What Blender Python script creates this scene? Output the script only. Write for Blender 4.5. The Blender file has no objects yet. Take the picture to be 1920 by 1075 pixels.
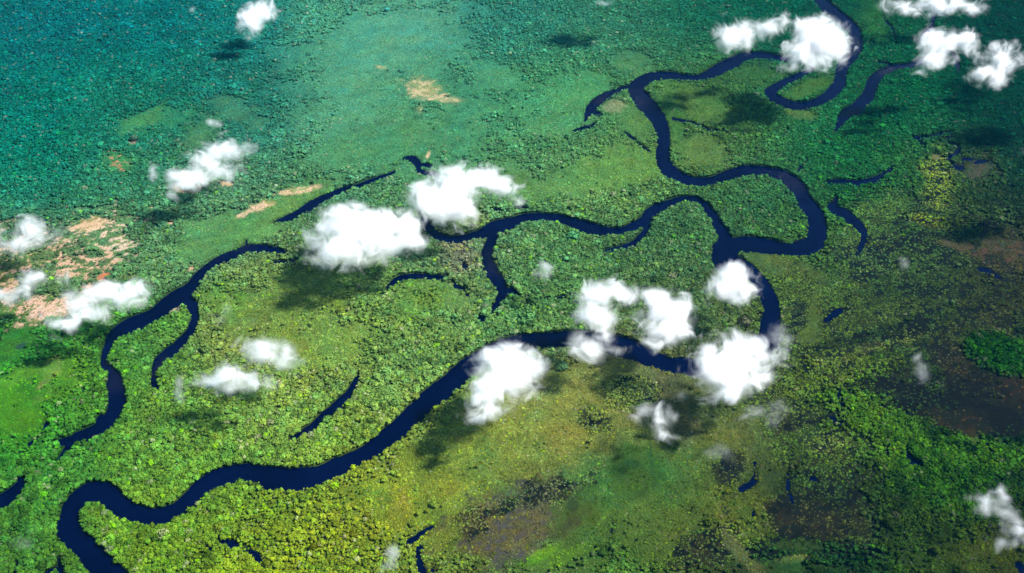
import bpy, math, random
import numpy as np
from mathutils import Vector

R = math.radians
rng = np.random.default_rng(7)
random.seed(7)
scene = bpy.context.scene
C = scene.collection

# ------------------------------------------------------------------ camera
CAM_H, PITCH, HFOV = 2740.0, R(42), R(50)
cam_data = bpy.data.cameras.new("camera")
cam_data.sensor_width = 36.0
cam_data.lens = 18.0 / math.tan(HFOV / 2)
cam_data.clip_start = 1.0
cam_data.clip_end = 200000.0
cam = bpy.data.objects.new("camera", cam_data)
cam.location = (0, 0, CAM_H)
cam.rotation_euler = (math.pi / 2 - PITCH, 0, 0)
C.objects.link(cam)
scene.camera = cam

# ------------------------------------------------------------------ sky and sun
SUN_EL, SUN_AZ = R(50), R(80)          # azimuth measured from the view direction towards the right
world = bpy.data.worlds.new("World")
scene.world = world
world.use_nodes = True
nt = world.node_tree
nt.nodes.clear()
sky = nt.nodes.new("ShaderNodeTexSky")
sky.sky_type = 'NISHITA'
sky.sun_disc = False
sky.sun_elevation = SUN_EL
sky.sun_rotation = SUN_AZ
sky.altitude = 0
sky.air_density = 1.0
sky.dust_density = 0.1
sky.ozone_density = 2.5
bg = nt.nodes.new("ShaderNodeBackground")
bg.inputs["Strength"].default_value = 0.09
wo = nt.nodes.new("ShaderNodeOutputWorld")
nt.links.new(sky.outputs[0], bg.inputs[0])
nt.links.new(bg.outputs[0], wo.inputs[0])

sun_data = bpy.data.lights.new("sun", 'SUN')
sun_data.energy = 5.0
sun_data.angle = R(0.5)
sun_data.color = (1.0, 0.965, 0.90)
sun = bpy.data.objects.new("sun", sun_data)
sdir = Vector((math.cos(SUN_EL) * math.sin(SUN_AZ), math.cos(SUN_EL) * math.cos(SUN_AZ), math.sin(SUN_EL)))
sun.rotation_euler = sdir.to_track_quat('Z', 'Y').to_euler()
sun.location = (0, 3000, 4000)
C.objects.link(sun)

scene.view_settings.view_transform = 'Standard'
scene.view_settings.look = 'None'
scene.view_settings.exposure = 1.03
scene.view_settings.gamma = 1.0
scene.view_settings.use_curve_mapping = False
cy = scene.cycles
cy.max_bounces = 20
cy.volume_bounces = 18
cy.diffuse_bounces = 2
cy.glossy_bounces = 2
cy.transmission_bounces = 2
cy.volume_step_rate = 1.0
cy.volume_max_steps = 256
cy.use_adaptive_sampling = True
cy.adaptive_threshold = 0.02
cy.use_denoising = True

# ------------------------------------------------------------------ helpers
F = 960.0 / math.tan(HFOV / 2)
SP, CP_ = math.sin(PITCH), math.cos(PITCH)


def ground(x, y, z=0.0):
    """photo pixel -> point at height z in the world (numpy friendly)"""
    x = np.asarray(x, float); y = np.asarray(y, float)
    u = (x - 960.0) / F
    v = (537.5 - y) / F
    dx, dy, dz = u, CP_ + v * SP, -SP + v * CP_
    t = (z - CAM_H) / dz
    return dx * t, dy * t


def pixel(X, Y, Z=0.0):
    """world -> photo pixel and depth"""
    dz = Z - CAM_H
    d = Y * CP_ - dz * SP
    up = Y * SP + dz * CP_
    return 960.0 + F * X / d, 537.5 - F * up / d, d


def hash2(ix, iy, seed):
    h = (ix.astype(np.int64) * 374761393 + iy.astype(np.int64) * 668265263 + seed * 1442695041) & 0xffffffff
    h = ((h ^ (h >> 13)) * 1274126177) & 0xffffffff
    h = h ^ (h >> 16)
    return (h & 0xffffff) / float(0xffffff)


def noise(x, y, scale, seed=0, octaves=3, gain=0.5):
    """value-noise fBm in about 0..1"""
    tot = np.zeros_like(x, dtype=float); amp = 1.0; norm = 0.0
    fx, fy = x / scale, y / scale
    for o in range(octaves):
        ix = np.floor(fx); iy = np.floor(fy)
        tx = fx - ix; ty = fy - iy
        tx = tx * tx * (3 - 2 * tx); ty = ty * ty * (3 - 2 * ty)
        s = seed * 17 + o
        a = hash2(ix, iy, s); b = hash2(ix + 1, iy, s); c = hash2(ix, iy + 1, s); d = hash2(ix + 1, iy + 1, s)
        tot += amp * ((a * (1 - tx) + b * tx) * (1 - ty) + (c * (1 - tx) + d * tx) * ty)
        norm += amp; amp *= gain
        fx, fy = fx * 2.03 + 13.7, fy * 2.03 + 7.3
    return tot / norm


def sstep(e0, e1, x):
    t = np.clip((x - e0) / (e1 - e0), 0, 1)
    return t * t * (3 - 2 * t)


def lin(c):
    c = np.asarray(c, float) / 255.0
    return np.where(c <= 0.04045, c / 12.92, ((c + 0.055) / 1.055) ** 2.4)


def tag(o, label=None, cat=None, group=None, kind=None):
    if label: o["label"] = label
    if cat: o["category"] = cat
    if group: o["group"] = group
    if kind: o["kind"] = kind
    return o


def mesh_np(name, verts, faces, k=None):
    """mesh from numpy verts (n,3) and faces (m,k)"""
    verts = np.asarray(verts, np.float32); faces = np.asarray(faces, np.int32)
    me = bpy.data.meshes.new(name)
    k = faces.shape[1]
    me.vertices.add(len(verts)); me.vertices.foreach_set("co", verts.ravel())
    me.loops.add(faces.size); me.loops.foreach_set("vertex_index", faces.ravel())
    me.polygons.add(len(faces))
    me.polygons.foreach_set("loop_start", np.arange(0, faces.size, k, dtype=np.int32))
    me.polygons.foreach_set("loop_total", np.full(len(faces), k, np.int32))
    me.update(calc_edges=True)
    me.validate()
    return me


# ------------------------------------------------------------------ water courses traced on the ground
WATER = [
 ("river", [(1530,-40,22),(1534,-20,22),(1538,0,22),(1545,8,23),(1565,27,25),(1588,47,25),(1603,66,23),(1603,90,26),(1585,114,25),(1577,134,22),(1571,161,23),
   (1541,187,17),(1498,198,14),(1460,188,17),(1444,174,19),(1468,156,13),(1498,142,11),(1521,129,10),(1514,117,10),(1488,112,11),(1457,109,11),(1431,104,12),
   (1397,106,16),(1370,119,22),(1347,131,21),(1313,145,11),(1280,145,11),(1253,141,13),(1216,146,18),(1193,165,29),(1204,188,31),(1220,205,30),(1236,228,29),
   (1244,261,26),(1243,295,27),(1255,320,26),(1290,338,17),(1330,339,15),(1364,329,18),(1397,320,19),(1432,321,16),(1468,331,23),(1494,352,30),(1508,377,30),
   (1528,404,32),(1533,434,35),(1519,459,33),(1481,466,20),(1434,460,25),(1390,457,27),(1359,466,34)]),
 ("river", [(1359,455,32),(1357,487,42),(1395,506,32),(1420,527,30),(1434,547,30),(1446,578,33),(1444,605,36),(1436,640,38),(1385,674,34),(1330,690,30),
   (1280,683,27),(1260,684,24),(1216,668,28),(1176,651,34),(1136,643,32),(1085,636,30),(1042,636,27),(992,640,28),(955,648,31),(918,664,34),(881,686,36),
   (846,716,36),(809,745,36),(779,772,35),(755,795,34),(727,819,33),(690,846,29),(640,871,32),(596,889,32),(553,896,38),(522,893,34),(486,886,27),(445,886,31),
   (402,897,30),(373,918,30),(357,936,30),(328,957,29),(291,967,28),(258,961,29),(227,947,34),(200,925,38),(172,921,34),(144,939,35),(131,963,36),(131,993,42),
   (169,1033,46),(215,1085,52),(245,1125,54)]),
 ("river_branch", [(1359,445,26),(1339,410,19),(1318,382,12),(1300,373,10),(1280,373,10),(1253,381,13),(1222,396,19),(1209,413,20),(1182,427,14),(1152,434,13),
   (1116,430,19),(1085,422,21),(1052,410,15),(1015,406,13),(982,409,15),(951,420,23),(925,427,23),(901,439,16),(874,445,13),(841,448,11),(817,440,15),(801,424,18),
   (794,407,14),(785,395,6)]),
 ("river_branch", [(1212,418,14),(1209,434,11),(1189,455,9),(1162,464,7),(1134,470,4)]),
 ("river_branch", [(930,432,14),(920,457,21),(914,484,23),(921,507,24),(936,531,24),(942,548,17),(934,565,13),(926,578,9),(923,590,4)]),
 ("side_channel", [(945,546,9),(961,545,8),(972,553,3),(985,556,1.5),(1025,561,2.5),(1075,553,1.6)]),
 ("side_channel", [(913,599,3),(903,598,6),(897,596,3)]),
 ("side_channel", [(538,474,3),(519,469,9),(496,466,13),(469,465,13),(445,474,15),(415,486,16),(392,501,17),(372,521,19),(355,541,24),(335,556,28),(315,569,27),
   (295,586,25),(268,600,25),(241,610,25),(218,625,22),(204,645,17),(198,668,14),(194,681,10),(200,690,8)]),
 ("side_channel", [(463,463,6),(462,452,3)]),
 ("side_channel", [(512,492,2),(528,491,4),(550,489,3),(563,487,2)]),
 ("side_channel", [(350,556,18),(363,575,19),(366,597,16),(357,622,17),(339,643,18),(316,661,20),(298,678,17),(290,700,13),(289,716,10),(298,728,4)]),
 ("side_channel", [(198,684,8),(208,692,14),(214,702,22),(216,718,32),(221,745,34),(214,775,30),(197,798,24),(166,812,20),(141,822,16),(124,842,11),(108,864,4)]),
 ("side_channel", [(141,822,10),(120,826,9),(102,829,4)]),
 ("marsh_pool", [(90,790,3),(89,797,7),(82,803,3)]),
 ("marsh_pool", [(68,822,5),(58,829,7),(46,834,3)]),
 ("oxbow_lake", [(-60,975,24),(-25,955,26),(-5,945,27),(20,930,26),(35,914,20),(43,902,12),(36,896,4)]),
 ("marsh_pool", [(36,1049,8),(34,1062,14),(25,1080,10)]),
 ("marsh_pool", [(108,1045,4),(117,1053,8),(130,1058,3)]),
 ("marsh_pool", [(85,1075,5),(108,1066,5),(125,1085,7)]),
 ("marsh_pool", [(56,922,2),(62,918,3),(66,914,2)]),
 ("oxbow_lake", [(673,701,4),(669,713,12),(657,735,16),(640,752,17),(620,770,17),(600,788,15),(583,803,14),(563,814,10),(543,822,4)]),
 ("side_channel", [(724,545,4),(729,536,7),(744,524,9),(767,517,8),(801,517,7),(822,519,6),(840,518,3)]),
 ("oxbow_lake", [(742,320,3),(725,328,6),(707,335,8),(673,348,8),(640,357,9),(610,369,11),(585,384,16),(563,397,13),(543,407,9),(525,412,4),(514,416,2)]),
 ("oxbow_lake", [(755,296,3),(774,297,10),(784,308,12),(788,320,8),(804,325,6),(822,332,4)]),
 ("oxbow_lake", [(787,310,4),(797,307,5),(807,311,5)]),
 ("side_channel", [(1196,164,8),(1176,164,7),(1156,170,8),(1132,181,14),(1112,198,18),(1102,214,12),(1097,226,4)]),
 ("side_channel", [(1118,212,8),(1128,213,3)]),
 ("marsh_pool", [(1116,230,4),(1105,237,5),(1090,241,4),(1076,245,2)]),
 ("side_channel", [(1172,248,4),(1190,262,4),(1208,277,3),(1222,284,2)]),
 ("side_channel", [(1755,15,6),(1750,35,9),(1745,52,9),(1732,61,6),(1724,65,2)]),
 ("side_channel", [(1774,95,5),(1783,100,8),(1792,117,10),(1797,136,3)]),
 ("side_channel", [(1765,100,10),(1749,110,13),(1729,116,12),(1705,123,10),(1675,127,10),(1652,137,16),(1636,154,20),(1628,177,22),(1608,201,22),(1588,214,20),(1575,229,14),(1564,248,3)]),
 ("side_channel", [(1645,117,3),(1660,119,4),(1680,124,4)]),
 ("side_channel", [(1660,18,2),(1658,34,3),(1672,54,5),(1677,77,3)]),
 ("oxbow_lake", [(1551,342,4),(1571,340,8),(1608,342,8),(1642,335,8),(1662,322,6),(1673,314,3)]),
 ("oxbow_lake", [(1564,366,4),(1567,378,9),(1558,389,13),(1581,399,17),(1601,414,17),(1615,430,14),(1620,444,11),(1614,460,7),(1604,478,3)]),
 ("marsh_pool", [(1510,305,2),(1500,318,3),(1494,322,2)]),
 ("side_channel", [(1263,222,4),(1285,227,4),(1313,236,4),(1330,243,3),(1363,249,2)]),
 ("side_channel", [(1710,256,3),(1729,272,4),(1733,276,3)]),
 ("side_channel", [(1714,258,3),(1750,255,4),(1765,250,3),(1784,248,3),(1787,256,3),(1760,262,2)]),
 ("side_channel", [(1776,268,3),(1796,275,4),(1793,287,5),(1777,297,5),(1789,311,6),(1805,312,6),(1806,298,4),(1823,298,3)]),
 ("marsh_pool", [(1828,304,2),(1838,302,5),(1852,301,2)]),
 ("marsh_pool", [(1829,504,3),(1845,505,6),(1860,511,6),(1876,521,3)]),
 ("marsh_pool", [(1544,601,3),(1560,592,9),(1576,582,10),(1590,573,3)]),
 ("marsh_pool", [(871,493,3),(870,501,9),(876,507,3)]),
 ("marsh_pool", [(828,452,3),(828,460,4)]),
 ("marsh_pool", [(848,522,4),(852,533,4),(866,543,3),(878,556,3)]),
 ("marsh_pool", [(1563,719,2),(1575,732,4),(1571,745,4),(1571,755,6),(1581,758,6),(1588,762,3)]),
 ("marsh_pool", [(1553,778,3),(1571,789,5),(1590,797,3)]),
 ("marsh_pool", [(1685,829,3),(1699,846,9),(1709,862,14),(1727,871,3)]),
 ("marsh_pool", [(1415,868,3),(1414,889,10),(1407,904,8),(1386,917,2)]),
 ("marsh_pool", [(1418,930,3),(1412,950,4),(1414,973,6)]),
 ("marsh_pool", [(1476,845,3),(1477,890,4),(1478,920,6),(1486,937,9)]),
 ("marsh_pool", [(1480,888,2),(1510,892,3),(1530,895,3)]),
 ("marsh_pool", [(1370,915,2),(1376,880,3)]),
 ("marsh_pool", [(414,1010,3),(430,1017,7),(448,1021,7),(466,1025,5),(478,1036,5),(489,1050,7),(497,1063,3)]),
 ("marsh_pool", [(372,1026,2),(395,1028,2)]),
 ("marsh_pool", [(767,1013,3),(778,1006,6),(791,998,8),(811,987,3)]),
 ("marsh_pool", [(787,1028,7),(784,1046,8),(794,1070,8),(800,1090,7)]),
 ("marsh_pool", [(812,1068,5),(822,1078,7)]),
 ("marsh_pool", [(1149,980,3),(1146,1003,4),(1149,1030,3)]),
 ("side_channel", [(530,900,8),(535,918,5),(537,928,2)]),
 ("marsh_pool", [(470,914,4),(490,908,5),(510,912,5),(527,920,4)]),
 ("marsh_pool", [(372,970,3),(378,978,3)]),
 ("marsh_pool", [(190,772,4),(188,782,7),(183,790,3)]),
 ("marsh_pool", [(920,392,2),(945,396,4),(965,392,4),(985,390,2)]),
 ("marsh_pool", [(1080,985,0.1)]),
 ("marsh_pool", [(1910,1060,10),(1925,1075,10)]),
]


def catmull(P, n=8):
    P = [tuple(map(float, p)) for p in P]
    if len(P) < 2: return np.array(P)
    Q = [tuple(2 * a - b for a, b in zip(P[0], P[1]))] + P + [tuple(2 * a - b for a, b in zip(P[-1], P[-2]))]
    out = []
    for i in range(1, len(Q) - 2):
        p0, p1, p2, p3 = map(np.array, Q[i - 1:i + 3])
        for k in range(n):
            t = k / n
            out.append(0.5 * (2 * p1 + (p2 - p0) * t + (2 * p0 - 5 * p1 + 4 * p2 - p3) * t * t + (3 * p1 - p0 - 3 * p2 + p3) * t ** 3))
    out.append(np.array(Q[-2]))
    return np.array(out)


# detailed ground grid
GS = 7.0
gx = np.arange(-3650, 3650 + 1, GS)
gy = np.arange(1350, 6150 + 1, GS)
GX, GY = np.meshgrid(gx, gy)                      # rows = y
SDF = np.full(GX.shape, 200.0)                   # >0 land, <0 water
BODY = np.full(GX.shape, -1, int)
for bi, (nm, pts) in enumerate(WATER):
    S = catmull(pts, 10)
    if len(S) < 2: continue
    px, py, w = S[:, 0], S[:, 1], np.maximum(S[:, 2], 1.0)
    X, Y = ground(px, py)
    tx, ty = np.gradient(px), np.gradient(py); L = np.hypot(tx, ty) + 1e-9
    nx, ny = -ty / L, tx / L
    X1, Y1 = ground(px + nx * w / 2, py + ny * w / 2); X2, Y2 = ground(px - nx * w / 2, py - ny * w / 2)
    TX, TY = np.gradient(X), np.gradient(Y); TL = np.hypot(TX, TY) + 1e-9
    hw = 0.5 * np.abs((X1 - X2) * TY / TL - (Y1 - Y2) * TX / TL)
    hw = np.maximum(hw, 2.0)
    # dense resample
    acc = [(X[0], Y[0], hw[0])]
    for i in range(1, len(X)):
        d = math.hypot(X[i] - X[i - 1], Y[i] - Y[i - 1]); n = max(1, int(d / 5))
        for k in range(1, n + 1):
            f = k / n
            acc.append((X[i - 1] * (1 - f) + X[i] * f, Y[i - 1] * (1 - f) + Y[i] * f, hw[i - 1] * (1 - f) + hw[i] * f))
    for (cx, cy_, h) in acc:
        m = h + 40
        i0, i1 = np.searchsorted(gx, cx - m), np.searchsorted(gx, cx + m)
        j0, j1 = np.searchsorted(gy, cy_ - m), np.searchsorted(gy, cy_ + m)
        if i1 <= i0 or j1 <= j0: continue
        d = np.hypot(GX[j0:j1, i0:i1] - cx, GY[j0:j1, i0:i1] - cy_) - h
        sub = SDF[j0:j1, i0:i1]; better = d < sub
        sub[better] = d[better]; BODY[j0:j1, i0:i1][better] = bi
SDF = np.where(SDF > 38, 60.0, SDF)
# ragged banks
# trees on the near bank lean over the water seen from above: open the channel a little on that side
S0, B0 = SDF.copy(), BODY.copy()
for sh in (1, 2):
    a = np.full(SDF.shape, 60.0); a[:-sh] = S0[sh:]; bb = np.full(BODY.shape, -1, int); bb[:-sh] = B0[sh:]
    a += 1.0 * sh
    better = a < SDF
    SDF[better] = a[better]; BODY[better] = bb[better]
SDF = SDF + np.where(np.isin(BODY, [i for i, w in enumerate(WATER) if w[0] == 'marsh_pool']), 26.0, 10.0) * (noise(GX, GY, 38, 3, 4, .6) - 0.5) + 4.0 * (noise(GX, GY, 14, 4, 2) - 0.5)


def sample(A, X, Y):
    fx = np.clip((X - gx[0]) / GS, 0, len(gx) - 1.001); fy = np.clip((Y - gy[0]) / GS, 0, len(gy) - 1.001)
    i = fx.astype(int); j = fy.astype(int); a = fx - i; b = fy - j
    return (A[j, i] * (1 - a) + A[j, i + 1] * a) * (1 - b) + (A[j + 1, i] * (1 - a) + A[j + 1, i + 1] * a) * b


# ------------------------------------------------------------------ vegetation map
# mean canopy colour with far teal haze and vignetting painted in, (x, y, r, g, b)
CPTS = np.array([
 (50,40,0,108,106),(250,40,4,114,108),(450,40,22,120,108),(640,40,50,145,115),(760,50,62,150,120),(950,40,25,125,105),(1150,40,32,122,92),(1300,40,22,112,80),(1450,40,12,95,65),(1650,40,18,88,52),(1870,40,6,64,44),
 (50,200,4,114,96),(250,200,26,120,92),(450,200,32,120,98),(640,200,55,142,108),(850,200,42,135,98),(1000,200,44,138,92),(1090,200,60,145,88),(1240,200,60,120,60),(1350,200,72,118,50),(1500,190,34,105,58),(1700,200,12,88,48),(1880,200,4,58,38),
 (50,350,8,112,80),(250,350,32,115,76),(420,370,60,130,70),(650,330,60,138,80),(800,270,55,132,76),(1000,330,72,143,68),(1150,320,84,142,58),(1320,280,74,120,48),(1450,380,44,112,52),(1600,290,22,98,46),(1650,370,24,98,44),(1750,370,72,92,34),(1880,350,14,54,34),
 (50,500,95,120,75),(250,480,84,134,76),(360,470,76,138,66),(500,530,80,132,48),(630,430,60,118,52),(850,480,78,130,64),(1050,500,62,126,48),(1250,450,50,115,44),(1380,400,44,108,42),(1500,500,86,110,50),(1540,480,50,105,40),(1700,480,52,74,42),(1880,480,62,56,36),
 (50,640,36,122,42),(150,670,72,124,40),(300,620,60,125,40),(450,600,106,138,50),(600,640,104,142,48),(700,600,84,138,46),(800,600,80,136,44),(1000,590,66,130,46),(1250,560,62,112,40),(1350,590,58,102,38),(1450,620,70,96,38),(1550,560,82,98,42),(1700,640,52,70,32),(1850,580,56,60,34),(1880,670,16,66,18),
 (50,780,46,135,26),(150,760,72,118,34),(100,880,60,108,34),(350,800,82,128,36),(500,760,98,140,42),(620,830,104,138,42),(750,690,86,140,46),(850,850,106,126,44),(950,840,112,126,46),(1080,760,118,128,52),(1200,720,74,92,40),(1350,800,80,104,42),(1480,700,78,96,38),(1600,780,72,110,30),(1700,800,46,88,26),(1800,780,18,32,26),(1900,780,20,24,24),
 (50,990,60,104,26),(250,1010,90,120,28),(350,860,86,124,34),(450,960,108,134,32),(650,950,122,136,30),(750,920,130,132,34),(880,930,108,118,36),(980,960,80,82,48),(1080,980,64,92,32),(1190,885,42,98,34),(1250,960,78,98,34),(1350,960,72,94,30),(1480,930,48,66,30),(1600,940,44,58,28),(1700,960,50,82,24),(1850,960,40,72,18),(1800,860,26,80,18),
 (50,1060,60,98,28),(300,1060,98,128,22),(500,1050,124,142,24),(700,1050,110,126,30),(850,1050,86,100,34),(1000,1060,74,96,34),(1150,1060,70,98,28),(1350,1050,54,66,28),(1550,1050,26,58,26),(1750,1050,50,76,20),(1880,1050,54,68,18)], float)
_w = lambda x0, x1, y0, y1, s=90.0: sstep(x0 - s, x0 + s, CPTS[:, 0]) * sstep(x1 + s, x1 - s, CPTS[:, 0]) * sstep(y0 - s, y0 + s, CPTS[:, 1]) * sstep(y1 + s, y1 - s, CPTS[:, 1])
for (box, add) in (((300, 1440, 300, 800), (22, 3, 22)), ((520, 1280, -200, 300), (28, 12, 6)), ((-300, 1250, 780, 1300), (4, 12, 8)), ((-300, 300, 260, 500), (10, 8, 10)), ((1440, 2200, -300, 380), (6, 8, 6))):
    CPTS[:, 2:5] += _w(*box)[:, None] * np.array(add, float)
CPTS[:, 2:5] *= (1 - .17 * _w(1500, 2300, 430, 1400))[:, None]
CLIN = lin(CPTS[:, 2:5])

LIGHT_K = 2.0          # how bright a fully lit white surface comes out: photo value / K = base colour


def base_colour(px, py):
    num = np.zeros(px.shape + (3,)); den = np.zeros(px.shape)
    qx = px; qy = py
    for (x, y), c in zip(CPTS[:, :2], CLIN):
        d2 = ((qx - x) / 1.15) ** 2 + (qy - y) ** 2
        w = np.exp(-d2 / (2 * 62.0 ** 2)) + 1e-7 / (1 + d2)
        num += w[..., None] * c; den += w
    return num / den[..., None]


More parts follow.
